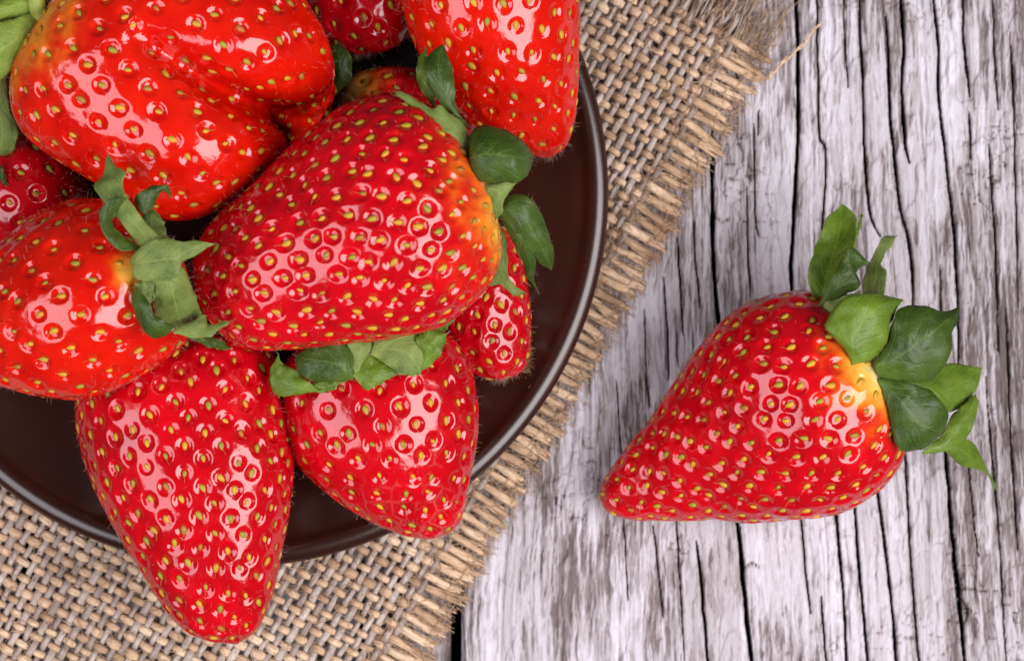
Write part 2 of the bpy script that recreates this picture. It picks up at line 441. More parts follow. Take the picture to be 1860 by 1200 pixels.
n_warp = int((-U_IN - 62) / WS); n_weft = int(V_END / FS)
warp_u = [-68 - i * WS + rng.uniform(-2.5, 2.5) for i in range(n_warp)]
weft_v = [6 + i * FS + rng.uniform(-2.5, 2.5) for i in range(n_weft)]
ZB = 19.0
def lift(u, v):     # soft waves of the cloth
    return 5.0 * (fbm(np.asarray(u) / 260.0 + 9, np.asarray(v) / 260.0, 77, 2) - 0.3)
seg = 4
for j, v in enumerate(weft_v):
    us = []; zs = []
    fr = rng.uniform(-8, 12) + 6 * math.sin(j * 0.9)
    splay = rng.uniform(-7, 7)
    tip = np.linspace(fr, warp_u[0], 7)[:-1]
    nodes = np.concatenate([tip, np.interp(np.arange(0, n_warp - 1 + 1e-6, 1 / seg), np.arange(n_warp), warp_u)])
    ph = np.concatenate([np.linspace(-1.2, 0, 7)[:-1], np.arange(0, n_warp - 1 + 1e-6, 1 / seg)])
    z = ZB + 5.2 * np.cos(math.pi * (ph + j)) * np.clip(1 + ph, 0, 1)
    out = np.clip((nodes - warp_u[0]) / 70, 0, 1)
    z = z * (1 - out) + out * (13 - 5 * out)
    vv = v + 4.6 * (fbm(nodes / 70.0, nodes * 0 + j * 3.7, 4, 3) - 0.5) * 2 + splay * out ** 1.5
    z = z + lift(nodes, vv) * (1 - out * 0.7)
    r = (7.0 + rng.uniform(-1.3, 1.5) + 3.4 * out) * (0.78 + 0.44 * fbm(nodes / 34.0, nodes * 0 + j * 1.3, 8, 3))
    r = r * (1 + 0.12 * np.cos(math.pi * (ph + j)))
    r[:4] *= np.array([0.62, 0.95, 1.05, 1.05])
    r = r * (1 - 0.42 * out)
    strands = []
    for q in range(5):
        uu_ = np.linspace(warp_u[0] - 16, fr + rng.uniform(-16, 10), 9); f = np.linspace(0, 1, 9)
        off = (q - 2) * 3.6 * (0.35 + 0.65 * f) + rng.normal(0, 1.6) * f ** 2 + 1.6 * np.sin(f * rng.uniform(3, 8) + rng.uniform(0, 6))
        zz_ = ZB - 3 - 8 * f + rng.uniform(-2.5, 4.0) + 1.5 * np.sin(f * 6 + q)
        strands.append((np.column_stack([uu_, v + splay * f ** 1.5 + off, zz_]), rng.uniform(2.4, 3.7) * np.concatenate([[0.6], np.ones(6), [0.8, 0.4]])))
    cloth_obj('weft_thread', np.column_stack([nodes, vv, z]), r, M_WEFT, strands=strands)
for i, u in enumerate(warp_u):
    fr = -rng.uniform(25, 85)
    tip = np.linspace(fr, weft_v[0], 6)[:-1]
    nodes = np.concatenate([tip, np.interp(np.arange(0, n_weft - 1 + 1e-6, 1 / seg), np.arange(n_weft), weft_v)])
    ph = np.concatenate([np.linspace(-1.2, 0, 6)[:-1], np.arange(0, n_weft - 1 + 1e-6, 1 / seg)])
    z = ZB - 5.2 * np.cos(math.pi * (ph + i)) * np.clip(1 + ph, 0, 1)
    out = np.clip((weft_v[0] - nodes) / 80, 0, 1)
    z = z * (1 - out) + out * 10
    uu = u + 4.4 * (fbm(nodes / 70.0, nodes * 0 + i * 2.9, 14, 3) - 0.5) * 2 + rng.uniform(-10, 14) * out ** 1.4
    z = z + lift(uu, nodes) * (1 - out * 0.7)
    r = (5.6 + rng.uniform(-1.2, 1.6)) * (0.75 + 0.5 * fbm(nodes / 34.0, nodes * 0 + i * 1.7, 18, 3))
    r[:3] *= np.array([0.35, 0.7, 0.9])
    strands = []
    for q in range(4 if u > -420 else 0):
        ve = -rng.uniform(40, 105); f = np.linspace(0, 1, 10)
        off = (q - 1.5) * 3.0 * (0.4 + f) + rng.normal(0, 13) * f ** 1.6 + 3.0 * np.sin(f * rng.uniform(4, 11) + rng.uniform(0, 6)) * f
        strands.append((np.column_stack([u + off, 14 + (ve - 14) * f, ZB - 4 - 7 * f + rng.uniform(-3, 6)]), rng.uniform(1.6, 2.8) * np.concatenate([[0.6], np.ones(7), [0.7, 0.35]])))
    cloth_obj('warp_thread', np.column_stack([uu, nodes, z]), r, M_WARP, strands=strands)

def ribbons(list_of_pts, width, name, mat, parent, kind='stuff', sides=3):
    VV = []; FF = []; b = 0
    for p in list_of_pts:
        n = len(p)
        V, F = tube(p, width * np.linspace(1, 0.5, n), sides, 1.0)
        VV.append(V); FF.append(F + b); b += len(V)
    me = mesh_from(name, np.vstack(VV), np.vstack(FF), mat)
    if parent is cloth: attr(me, 'twist', np.zeros(b))
    o = link(name, me, parent)
    if kind: o['kind'] = kind
    return o

fib = []
for j, v in enumerate(weft_v[:62]):
    for q in range(9):
        u0 = rng.uniform(-22, 4); v0 = v + rng.uniform(-8, 8); L = rng.uniform(10, 26); a = rng.normal(0, 0.45)
        pts = []
        for s_ in np.linspace(0, 1, 4):
            xy = ORG + (u0 + L * s_ * math.cos(a)) * D1 + (v0 + L * s_ * math.sin(a) + rng.normal(0, 0.6)) * D2
            pts.append([xy[0] - 930, -(xy[1] - 600), 13 - 6 * s_ + rng.uniform(-2, 3)])
        fib.append(np.array(pts) * S)
for i in range(8600):
    if i < 2400: u0 = rng.uniform(-95, 2); v0 = rng.uniform(-20, 1500)
    elif i < 3000: u0 = rng.uniform(-330, 0); v0 = rng.uniform(-85, 15)
    else: u0 = rng.uniform(-900, -40); v0 = rng.uniform(0, 1700)
    L = rng.uniform(12, 42); a = rng.choice([0, math.pi / 2]) + rng.normal(0, 0.55)
    if 2400 <= i < 3000: a = math.pi / 2 + rng.normal(0, 0.35); L = rng.uniform(25, 75)
    du = math.cos(a) * L; dv = math.sin(a) * L; bend = rng.uniform(-0.35, 0.35)
    z0 = rng.uniform(18, 31) if u0 < -60 and v0 > 0 else rng.uniform(4, 20)
    pts = []
    for s in np.linspace(-0.5, 0.5, 5):
        uu = u0 + du * s - dv * bend * (s * s); vv = v0 + dv * s + du * bend * (s * s)
        xy = ORG + uu * D1 + vv * D2
        pts.append([xy[0] - 930, -(xy[1] - 600), z0 + 6 * (0.25 - s * s)])
    fib.append(np.array(pts) * S)
ribbons(fib, 0.85 * S, 'loose_fibre', M_WEFT, cloth)
# the long stray thread at the corner of the cloth
st = resample([(1396,140,14),(1412,122,16),(1436,100,14),(1458,80,13),(1474,58,14),(1488,44,12)], np.linspace(0, 1, 26))
st3 = [np.column_stack([st[:, 0] - 930 + rng.normal(0, .8, 26) + k, -(st[:, 1] - 600) + 1.8 * np.sin(np.arange(26) * 0.9 + k * 2), st[:, 2] + 1.8 * np.cos(np.arange(26) * 0.9 + k * 2)]) * S for k in range(3)]
ribbons(st3, 2.3 * S, 'stray_thread', M_WEFT, cloth, None, 5)

# ------------------------------------------------------------------ plate
PC = (424.0, 349.0); PR = 682.0; PZ = 106.0
prof = [(0, 62), (200, 62), (330, 63), (420, 66), (500, 73), (570, 83), (620, 90.5), (645, 96.5), (655, 101.8), (661, 104.6), (666, 104.4), (682, 98.8), (687, 95.5),
        (690, 89), (689, 82), (660, 74), (600, 62), (520, 50), (440, 42), (400, 33), (396, 29), (380, 29), (374, 40), (200, 42), (0, 42)]
# rim sits nearer the lens than the table: shrink so that it appears at its photographed radius
pr = resample(prof, np.linspace(0, 1, 150))
nseg = 240; ang = np.linspace(0, 2 * math.pi, nseg, endpoint=False)
pc = P(PC[0], PC[1], PZ)
plate_o = thing('plate', 'round dark brown glazed saucer plate heaped with strawberries', 'plate', (pc[0], pc[1], 0))
kk = (H - PZ) / H * PR / 690.0
V = np.stack([pr[:, None, 0] * kk * np.cos(ang)[None], pr[:, None, 0] * kk * np.sin(ang)[None], np.repeat(pr[:, None, 1], nseg, 1)], -1)
me = mesh_from('plate_body', V.reshape(-1, 3) * S, grid_faces(len(pr), nseg, True), M_GLAZE)
link('plate_body', me, plate_o)

# ------------------------------------------------------------------ strawberries
def seed_mesh():
    V = []; nu, nv = 6, 8
    for i in range(nu):
        a = math.pi * i / (nu - 1)
        for j in range(nv):
            b = 2 * math.pi * j / nv
            r = math.sin(a) * (1 + 0.28 * math.cos(a))
            V.append((-math.cos(a) * 1.0, r * math.cos(b) * 0.62, r * math.sin(b) * 0.45))
    V = np.array(V)
    return V, grid_faces(nu, nv, True)
SEED_V, SEED_F = seed_mesh()
SEED_ME = mesh_from('seed', SEED_V * S, SEED_F, M_SEED)

def strawberry(label, Lp, Rp, z, k, spacing, calyx, group='strawberries', seed=1, nT=190, nTop=230, nBot=84,
               crease=None, deep=False, depth=0.11, seed_size=8.0, bump=0.035, orange=1.0, net=None, flat_bottom=None, tipdens=0.0, jitter=0.06, hole=12.8, floor=0.26, flat=0.78):
    rs = np.random.RandomState(seed)
    tt = 0.5 - 0.5 * np.cos(np.linspace(0.035, math.pi - 0.035, nT))
    tt = 0.35 * np.linspace(0.004, 0.996, nT) + 0.65 * tt
    L = resample(Lp, tt); R = resample(Rp, tt)
    mid = (L + R) / 2; half = (R - L) / 2; w = np.linalg.norm(half, axis=1)
    zk = np.asarray(z, float); zc = np.interp(tt, np.linspace(0, 1, len(zk)), zk)
    ker = np.hanning(25); ker /= ker.sum()
    zc = np.convolve(np.pad(zc, 12, mode='edge'), ker, 'valid')
    th = np.concatenate([np.linspace(0, math.pi, nTop, endpoint=False), np.linspace(math.pi, 2 * math.pi, nBot, endpoint=False)])
    C, Sn = np.cos(th), np.sin(th)
    h = k * w
    # gentle uneven lobes round the fruit
    ph = rs.uniform(0, 6.28, 4)
    lob = 1 + bump * (np.sin(3 * th[None] + ph[0] + 2 * tt[:, None]) * 0.6 + np.sin(2 * th[None] + ph[1] + 5 * tt[:, None]) * 0.5 + np.sin(5 * th[None] + ph[2] - 4 * tt[:, None]) * 0.3) * np.abs(Sn)[None]
    X = mid[:, None, 0] + half[:, None, 0] * C[None]
    Y = mid[:, None, 1] + half[:, None, 1] * C[None]
    Sq = np.sign(Sn) * np.abs(Sn) ** flat
    Z = zc[:, None] + h[:, None] * Sq[None] * lob
    if crease is not None:
        cp = resample(crease, np.linspace(0, 1, 220))
        d = np.full(X.shape, 1e9); wt = np.zeros(X.shape)
        for q, (cx, cy) in enumerate(cp):
            dd = np.hypot(X - cx, Y - cy); m = dd < d; d[m] = dd[m]; wt[m] = 1 - q / 219.0
        Z = Z - np.where(Sn[None] > 0, 1, 0.4) * np.clip(Sn[None] * 4, -1, 1) * (125 * np.exp(-(d / 22) ** 2) + 115 * np.exp(-(d / 72) ** 2)) * wt ** 0.9
    W = PA(np.stack([X, Y, Z], -1)) / S          # world in layout units
    # normals of the smooth body
    dv = np.roll(W, -1, 1) - np.roll(W, 1, 1); dt = np.gradient(W, axis=0)
    Nn = np.cross(dv, dt); Nn /= np.linalg.norm(Nn, axis=2)[..., None] + 1e-9
    cen = W.mean((0, 1)); 
    if ((W - cen) * Nn).sum() < 0: Nn = -Nn
    # seeds: golden-angle spiral over the surface area
    A = np.linalg.norm(np.cross(np.roll(W, -1, 1) - W, dt), axis=2)
    ringA = A.sum(1); dens = 1 + tipdens * tt ** 2
    cum = np.cumsum(ringA * dens); N = int(cum[-1] / (spacing ** 2 * 0.92))
    q = (np.arange(N) + 0.5) / N
    st = np.interp(q, cum / cum[-1], np.arange(nT))
    arc = np.linalg.norm(np.roll(W, -1, 1) - W, axis=2)
    sa = np.mod(np.arange(N) * 0.61803398875 + rs.uniform(), 1.0)
    P0 = []; N0 = []; T0 = []
    for i in range(N):
        r = int(np.clip(st[i] + rs.normal(0, 0.6), 1, nT - 2))
        ca = np.cumsum(arc[r]); c = int(np.searchsorted(ca, sa[i] * ca[-1])) % len(th)
        P0.append(W[r, c]); N0.append(Nn[r, c]); t = W[r + 1, c] - W[r - 1, c]; T0.append(t)
    P0 = np.array(P0); N0 = np.array(N0); T0 = np.array(T0)
    P0 = P0 + rs.normal(0, spacing * jitter, P0.shape) * [1, 1, 0.4]
    loc_s = spacing / np.sqrt(1 + tipdens * (st / nT) ** 2)
    Wf = W.reshape(-1, 3); Nf = Nn.reshape(-1, 3)
    best = np.full(len(Wf), 9.0); idx = np.zeros(len(Wf), int); second = np.full(len(Wf), 9.0)
    for a in range(0, len(Wf), 4000):
        d = np.sqrt(((Wf[a:a + 4000, None, :] - P0[None]) ** 2).sum(2)) / loc_s[None]
        ii = d.argmin(1); b = d[np.arange(len(d)), ii].copy(); best[a:a + 4000] = b; idx[a:a + 4000] = ii; d[np.arange(len(d)), ii] = 99; second[a:a + 4000] = d.min(1)
    cx = P(calyx[0], calyx[1], calyx[2]) / S
    dcal = np.linalg.norm(Wf - cx, axis=1)
    near = sstep(25, 110 * orange + 25, dcal)
    dsize = rs.uniform(0.80, 1.2, N)
    rm = np.minimum(hole * (0.7 + 0.3 * dsize[idx]), 0.32 * loc_s[idx]); bd = best * loc_s[idx]; prof = 1 - sstep(rm - 5.0, rm + 4.5, bd)
    rim = np.exp(-((best - 0.50) / 0.10) ** 2)
    dep = depth * np.minimum(loc_s[idx], 50) * dsize[idx] * (0.35 + 0.65 * near)
    fine = fbm(Wf[:, 0] / 16 + Wf[:, 2] / 19, Wf[:, 1] / 16 - Wf[:, 2] / 23, seed, 3) - 0.5
    big = fbm(Wf[:, 0] / 85 + Wf[:, 2] / 70, Wf[:, 1] / 85 - Wf[:, 2] / 90, seed + 5, 2) - 0.5
    disp = -dep * prof + 1.0 * fine + 7 * big
    Wd = Wf + Nf * disp[:, None]
    zmin = Wd[:, 2].min()
    base = np.array([cen[0], cen[1], zmin])
    o = thing('strawberry', label, 'strawberry', tuple(base * S), group)
    F = grid_faces(nT, len(th), True)
    fn = np.cross(Wd[F[:, 1]] - Wd[F[:, 0]], Wd[F[:, 2]] - Wd[F[:, 0]])
    if (fn * Nf[F[:, 0]]).sum() < 0: F = F[:, ::-1]
    # close the two poles
    Wd2 = np.vstack([Wd, Wd[:len(th)].mean(0)[None], Wd[-len(th):].mean(0)[None]])
    nv = len(Wd); j = np.arange(len(th)); j2 = (j + 1) % len(th); lo = (nT - 1) * len(th)
    cap = np.vstack([np.stack([np.full(len(th), nv), j2, j, j], -1)[:, :3], np.stack([np.full(len(th), nv + 1), lo + j, lo + j2], -1)])
    me = bpy.data.meshes.new('flesh')
    verts = ((Wd2 - base) * S).astype(np.float32)
    loops = np.concatenate([F.ravel(), cap.ravel()]).astype(np.int32)
    starts = np.concatenate([np.arange(len(F)) * 4, len(F) * 4 + np.arange(len(cap)) * 3]).astype(np.int32)
    me.vertices.add(len(verts)); me.vertices.foreach_set('co', verts.ravel())
    me.loops.add(len(loops)); me.loops.foreach_set('vertex_index', loops)
    me.polygons.add(len(starts)); me.polygons.foreach_set('loop_start', starts)
    me.polygons.foreach_set('use_smooth', np.ones(len(starts), bool))
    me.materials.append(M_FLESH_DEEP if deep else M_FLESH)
    me.update(calc_edges=True); me.validate()
    ripe = np.clip(dcal / (150.0 * orange) + 0.55 * (fbm(Wf[:, 0] / 24, Wf[:, 1] / 30, seed + 9, 4) - 0.5), 0, 1)
    ripe = np.maximum(ripe, sstep(0, 1, (dcal - 80 * orange) / (130 * orange)))
    ripe = np.maximum(ripe, floor)
    attr(me, 'ripe', np.concatenate([ripe, [1, 1]]))
    nt = np.zeros(len(Wf))
    if net is not None:
        nt = 0.26 * (1 - sstep(0.01, 0.13, second - best)) * sstep(0.3, 0.7, fbm(Wf[:, 0] / 22, Wf[:, 1] / 22, 3, 2)) * sstep(net[2], net[2] * 0.3, np.hypot(Wf[:, 0] + 930 - net[0], 600 - Wf[:, 1] - net[1]))
    attr(me, 'net', np.concatenate([nt, [0, 0]]))
    link('flesh', me, o)
    # seeds
    sd = []
    for i in range(N):
        n = Vector(N0[i]).normalized(); t = Vector(T0[i]); t = (t - n * t.dot(n))
        if t.length < 1e-6: continue
        t.normalize(); b = n.cross(t)
        a = rs.normal(0, 0.35); t, b = t * math.cos(a) + b * math.sin(a), b * math.cos(a) - t * math.sin(a)
        dc = float(np.linalg.norm(P0[i] - cx))
        dd = depth * min(loc_s[i], 50) * dsize[i] * (0.35 + 0.65 * float(sstep(25, 110 * orange + 25, np.array(dc))))
        j = np.argmin(((Wf - P0[i]) ** 2).sum(1)); surf = Wd[j]
        sc = seed_size * rs.uniform(0.72, 1.18) * (loc_s[i] / spacing) ** 0.5
        pos = Vector((surf + N0[i] * sc * 0.08 - base) * S)
        M = Matrix((t, b, n)).transposed() * sc
        sd.append((n.z, Matrix.Translation(pos) @ M.to_4x4(), pos, n, t, sc))
    sd.sort(key=lambda e: -e[0])
    hairs = []
    for (nz, M, pos, n, t, sc) in sd[:300]:
        s = bpy.data.objects.new('seed', SEED_ME); COL.objects.link(s); s.parent = o; s.matrix_local = M
        if nz > -0.3 and rs.rand() < 0.45:
            b = n.cross(t); a = rs.uniform(-1, 1); L = rs.uniform(6, 14); p = pos + t * (sc * 0.8 * S) + n * (sc * .1 * S)
            d = (t * 0.8 + b * a + n * rs.uniform(0.2, 1.1)).normalized(); c2 = b * rs.uniform(-0.5, 0.5) + t * 0.3
            hairs.append(np.array([p + (d * f + c2 * (f * f * 0.6)) * (L * S) for f in (0, 0.35, 0.7, 1.0)]))
    if len(sd) > 300:
        VV = []; FF = []
        for q, (nz, M, *_r) in enumerate(sd[300:]):
            m = np.array(M); VV.append((SEED_V * S) @ m[:3, :3].T + m[:3, 3]); FF.append(SEED_F + q * len(SEED_V))
        so = link('seed', mesh_from('seed', np.vstack(VV), np.vstack(FF), M_SEED), o); so['kind'] = 'stuff'
    ribbons(hairs, 0.5 * S, 'seed_style', M_HAIR, o)
    # down: short fine hairs standing off the skin
    dn = []
    for j in rs.choice(len(Wd), 700, replace=False):
        p = Wd[j] - base; d = Nf[j] + rs.normal(0, 0.35, 3); ln = rs.uniform(4, 11)
        dn.append(np.array([p * S, (p + d * ln * 0.6) * S, (p + d * ln + rs.normal(0, 1.5, 3)) * S]))
    ribbons(dn, 0.16 * S, 'fine_down', M_DOWN, o)
    o['_base'] = [float(x) for x in base]
    return o

def sepal(berry, L, R, z, bulge=8.0, roll=0.0, mat=None, wave=3.6, thick=1.7, seed=0, fold=0.0, name='sepal'):
    """leaf surface between two edges (photo x,y), heights z along it; bulge lifts the middle, roll tips the R edge up"""
    base = np.array(berry['_base'])
    nt, nu = 30, 17
    t = np.linspace(0, 1, nt)
    l = resample(L, t); r = resample(R, t)
    zz = np.interp(t, np.linspace(0, 1, len(z)), z); 
    zz = np.convolve(np.pad(zz, 2, mode='edge'), [.1, .2, .4, .2, .1], 'valid')
    u = np.linspace(-1, 1, nu)
    w = np.linalg.norm(r - l, axis=1) / 2; wm = w.max() + 1e-6
    XY = l[:, None] * (1 - u[None, :, None]) / 2 + r[:, None] * (1 + u[None, :, None]) / 2
    prof = (w / wm)[:, None]
    Z = zz[:, None] + bulge * (1 - u[None] ** 2) * prof ** 0.7 + roll * u[None] * prof - fold * (1 - np.abs(u[None])) * prof
    Z = Z + wave * (fbm(XY[..., 0] / 15, XY[..., 1] / 15, seed + 3, 3) - 0.5) * 2 + wave * 1.4 * np.abs(u[None]) ** 3 * np.sin(t[:, None] * 17 + seed + u[None]) * prof
    # ragged edge
    tooth = 2.4 * np.maximum(0, np.sin(t * 21 + seed)) * sstep(0.25, 0.6, t)
    XY = XY + ((r - l) / (2 * w[:, None] + 1e-6))[:, None, :] * tooth[:, None, None] * (np.abs(u) ** 6 * np.sign(u))[None, :, None]
    jit = 2.4 * (fbm(t * 16 + seed, t * 0 + 1.0, 2, 2) - 0.5)
    XY = XY + jit[:, None, None] * (np.abs(u) ** 4)[None, :, None] * np.sign(u)[None, :, None]
    W = PA(np.dstack([XY, Z])) / S
    n = np.cross(np.gradient(W, axis=1), np.gradient(W, axis=0)); n /= np.linalg.norm(n, axis=2)[..., None] + 1e-6
    n = np.where(n[..., 2:3] < 0, -n, n)
    bot = W - n * thick
    V = np.vstack([W.reshape(-1, 3), bot.reshape(-1, 3)]) - base
    F = grid_faces(nt, nu); m = nt * nu
    e1 = np.cross(W[0, 1] - W[0, 0], W[1, 1] - W[0, 0])
    ring = np.concatenate([np.arange(nu), np.arange(1, nt) * nu + nu - 1, (nt - 1) * nu + np.arange(nu - 2, -1, -1), np.arange(nt - 2, 0, -1) * nu])
    j = np.arange(len(ring)); j2 = (j + 1) % len(ring)
    side = np.stack([ring[j], ring[j2], ring[j2] + m, ring[j] + m], -1)
    allF = np.vstack([F, F[:, ::-1] + m, side[:, ::-1]])
    c = len(F) // 2
    nn = np.cross(V[F[c, 1]] - V[F[c, 0]], V[F[c, 2]] - V[F[c, 0]])
    if nn[2] < 0: allF = allF[:, ::-1]
    me = mesh_from(name, V * S, allF, mat or M_LEAF)
    uu = np.tile(u[None], (nt, 1)).ravel(); ta = np.tile(t[:, None], (1, nu)).ravel()
    attr(me, 'across', np.concatenate([uu, uu])); attr(me, 'along', np.concatenate([ta, ta]))
    so = link(name, me, berry)
    hr = []; rr = np.random.RandomState(seed + 500)
    for q in rr.choice(len(ring), 20):
        p = W.reshape(-1, 3)[ring[q]] - base; cc = W.reshape(-1, 3).mean(0) - base
        d = p - cc; d /= np.linalg.norm(d) + 1e-6; d = d + rr.normal(0, 0.35, 3); ln = rr.uniform(3, 8)
        hr.append(np.array([p * S, (p + d * ln * 0.55) * S, (p + d * ln + rr.normal(0, 1.2, 3)) * S]))
    ribbons(hr, 0.13 * S, 'edge_hair', M_DOWN, so)
    return so

# ---- the strawberries on the plate
# broad double-lobed fruit, top left
bA = strawberry('very large broad strawberry with a deep fold between two lobes and an orange shoulder',
    [(84,30),(108,-20),(170,-80),(260,-120),(360,-125),(450,-95),(520,-45),(570,20),(597,80),(606,130),(602,175),(586,212)],
    [(84,30),(52,65),(27,110),(16,160),(22,205),(46,245),(92,285),(140,316),(200,350),(250,385),(310,402),(370,395),(430,360),(485,312),(530,272),(562,243),(586,212)],
    [400,400,385,370], 0.68, 51, flat=0.95, calyx= (66,14,400), floor=0.42, seed=11, nT=240, nTop=300,
    crease=[(600,222),(555,218),(520,211),(470,193),(400,160),(335,122),(285,88),(230,50)], depth=0.11, orange=1.5)
sepal(bA, [(90,2),(60,-16),(20,-10),(-50,15)], [(90,10),(62,20),(30,32),(-50,42)], [415,425,420,400], 12, 0, M_LEAF_YOUNG, seed=1)
sepal(bA, [(84,20),(58,22),(20,36),(-40,44)], [(84,28),(62,62),(38,104),(6,142),(-40,160)], [410,430,425,400], 18, -14, M_LEAF_YOUNG, seed=2)
sepal(bA, [(12,120),(16,195),(30,228),(33,245),(20,275),(-6,293)], [(-20,120),(-24,200),(-22,250),(-6,293)], [380,360,330,300], 6, 0, M_LEAF_PALE, seed=3)
stA = resample([(62,-40,455),(66,0,440),(72,22,420),(84,34,404)], np.linspace(0, 1, 12))
V, F = tube(PA(stA) / S - np.array(bA['_base']), np.linspace(13, 17, 12), 9, 1.0)
link('stem', mesh_from('stem', V * S, F, M_STEM), bA)
an = []
for i in range(16):
    f = i / 15.0; x = 88 - 66 * f + rng.uniform(-4, 4); y = 22 + 84 * f + rng.uniform(-5, 5); d = rng.uniform(8, 17)
    an.append(PA([(x, y, 410), (x + d * .6, y + d * .3, 424), (x + d, y + d * .5 + rng.uniform(-3, 3), 418)]) - np.array(bA['_base']) * S)
ribbons(an, 2.0 * S, 'dry_stamen', M_ANTHER, bA)

# centre fruit lying on top
bB = strawberry('large glossy strawberry in the middle of the heap lying sideways with leaves to the right',
    [(893,370),(886,305),(865,262),(832,225),(790,190),(748,169),(700,168),(650,180),(600,205),(560,235),(530,265),(490,300),(450,335),(410,375),(372,420),(354,460),(349,500)],
    [(893,370),(906,415),(909,460),(897,500),(872,540),(830,575),(780,600),(700,617),(620,625),(560,632),(490,638),(440,632),(402,606),(372,572),(356,540),(349,500)],
    [425,425,420,420], 0.86, 40, (890,350,440), floor=0.2, seed=22, nT=230, nTop=270, depth=0.13, orange=1.45, deep=True)
sepal(bB, [(790,199),(767,168),(756,135),(762,106),(777,83)], [(792,193),(785,164),(775,127),(773,106),(777,83)], [470,480,480,470], 3, 6, M_LEAF_MID, seed=4)
sepal(bB, [(838,226),(800,189),(779,152),(771,118),(787,91),(806,80)], [(856,235),(829,197),(826,160),(823,135),(812,97),(806,80)], [485,505,505,490], 10, 0, M_LEAF, seed=5)
sepal(bB, [(862,268),(840,222),(815,205),(800,190),(779,197),(742,172),(719,168)], [(862,290),(840,274),(815,254),(798,239),(775,214),(742,189),(719,169)], [500,520,520,505], 7, 8, M_LEAF_PALE, seed=6)
sepal(bB, [(851,290),(855,242),(879,227),(917,237),(950,256),(969,285)], [(851,290),(857,322),(879,331),(925,331),(956,322),(969,285)], [505,532,535,490], 30, 4, M_LEAF, wave=3.5, seed=7)
sepal(bB, [(858,330),(896,331),(936,330),(916,362),(912,385),(900,400)], [(858,336),(870,352),(880,362),(886,385),(900,400)], [505,510,500,488], 8, -6, M_LEAF_PALE, seed=8)
sepal(bB, [(905,388),(921,356),(946,352),(971,368),(988,402),(1000,435),(1006,472),(1002,491)], [(905,388),(930,420),(957,455),(983,478),(1002,491)], [470,470,440,400], 14, -6, M_LEAF, seed=9)
sepal(bB, [(910,385),(940,412),(965,448),(974,478),(969,498),(976,528)], [(905,388),(929,435),(950,477),(958,502),(976,528)], [462,455,420,380], 8, -4, M_LEAF, seed=10)
sepal(bB, [(914,415),(906,460),(892,498),(890,520),(912,516),(933,537),(956,531)], [(914,415),(921,440),(922,480),(927,512),(956,532)], [430,400,370,350], 4, 6, M_LEAF_PALE, seed=11)

# left fruit with its leaves turned to the lens
bC = strawberry('round strawberry at the left edge with curled leaves and a stubby green stalk facing up',
    [(350,525),(337,478),(305,430),(262,390),(215,365),(150,358),(100,370),(58,390),(18,422),(-20,460),(-50,510),(-66,570)],
    [(350,525),(352,575),(342,612),(320,640),(282,670),(240,695),(190,717),(140,727),(90,725),(48,717),(0,703),(-40,672),(-60,630),(-66,570)],
    [420,425,420,410], 0.88, 55, flat=1.0, calyx=(243,486,575), seed=33, depth=0.11, orange=0.42, tipdens=0.7)
zC = 590
sepal(bC, [(252,448),(215,398),(190,368),(172,340),(186,320),(192,296),(198,282)], [(296,438),(262,400),(240,372),(224,344),(222,324),(228,312),(208,300),(198,282)], [zC,zC+5,zC-15,zC-45], 6, 8, M_LEAF_PALE, wave=4, seed=12)
sepal(bC, [(252,456),(210,450),(188,422),(182,388),(196,364),(226,358)], [(254,448),(226,430),(203,405),(213,384),(226,358)], [zC,zC+12,zC+16,zC+10], 5, -12, M_LEAF, seed=13)
sepal(bC, [(262,395),(244,362),(262,345),(290,336),(305,338),(312,358)], [(264,400),(281,374),(286,356),(298,348),(312,358)], [zC-25,zC-20,zC-20,zC-35], 8, -8, M_LEAF, seed=14)
sepal(bC, [(262,440),(250,412),(262,388),(280,380)], [(300,440),(302,420),(292,395),(280,380)], [zC,zC-15,zC-30], 6, 0, M_LEAF_PALE, seed=15)
sepal(bC, [(276,508),(279,545),(284,575),(296,598)], [(334,484),(350,525),(362,560),(366,590)], [zC-6,zC-16,zC-50,zC-90], 24, -6, M_LEAF_PALE, wave=4, seed=16, name='stem')
sepal(bC, [(238,470),(256,446),(296,432),(332,440),(360,438),(390,442)], [(238,476),(246,506),(288,510),(326,504),(330,476),(360,460),(390,442)], [zC+5,zC+28,zC+28,zC+10], 8, -4, M_LEAF_PALE, fold=5, seed=17)
sepal(bC, [(246,520),(238,540),(248,576),(268,608),(296,612),(318,592)], [(246,518),(268,545),(280,570),(300,584),(318,592)], [zC,zC+12,zC+5,zC-15], 8, 10, M_LEAF, seed=18)
sepal(bC, [(243,521),(262,508),(281,514)], [(243,523),(262,552),(277,545),(281,514)], [zC-4,zC-2,zC], 3, 0, M_LEAF_PALE, seed=19)
sepal(bC, [(314,598),(345,585),(372,571),(376,588),(416,584)], [(314,604),(350,613),(385,608),(416,584)], [zC-30,zC-35,zC-60,zC-75], 6, 4, M_LEAF_PALE, seed=20)
sepal(bC, [(326,604),(370,610),(396,615),(418,632)], [(326,606),(358,620),(388,632),(418,633)], [zC-40,zC-55,zC-85,zC-105], 5, 0, M_LEAF, seed=21)

# long fruit overhanging the rim
bD = strawberry('long tapering strawberry at bottom left hanging over the plate rim',
    [(330,590),(250,600),(182,638),(146,690),(136,740),(143,800),(160,860),(186,920),(216,975),(250,1025),(280,1075),(308,1118),(342,1150),(382,1164),(430,1168)],
    [(330,590),(420,592),(480,615),(504,660),(517,720),(531,800),(536,850),(529,910),(519,960),(508,1010),(498,1060),(485,1105),(464,1146),(430,1168)],
    [238,240,262,268,262], 0.86, 43, (330,580,250), seed=44, nT=230, nTop=260, deep=True, depth=0.11, orange=0.6, tipdens=0.3)

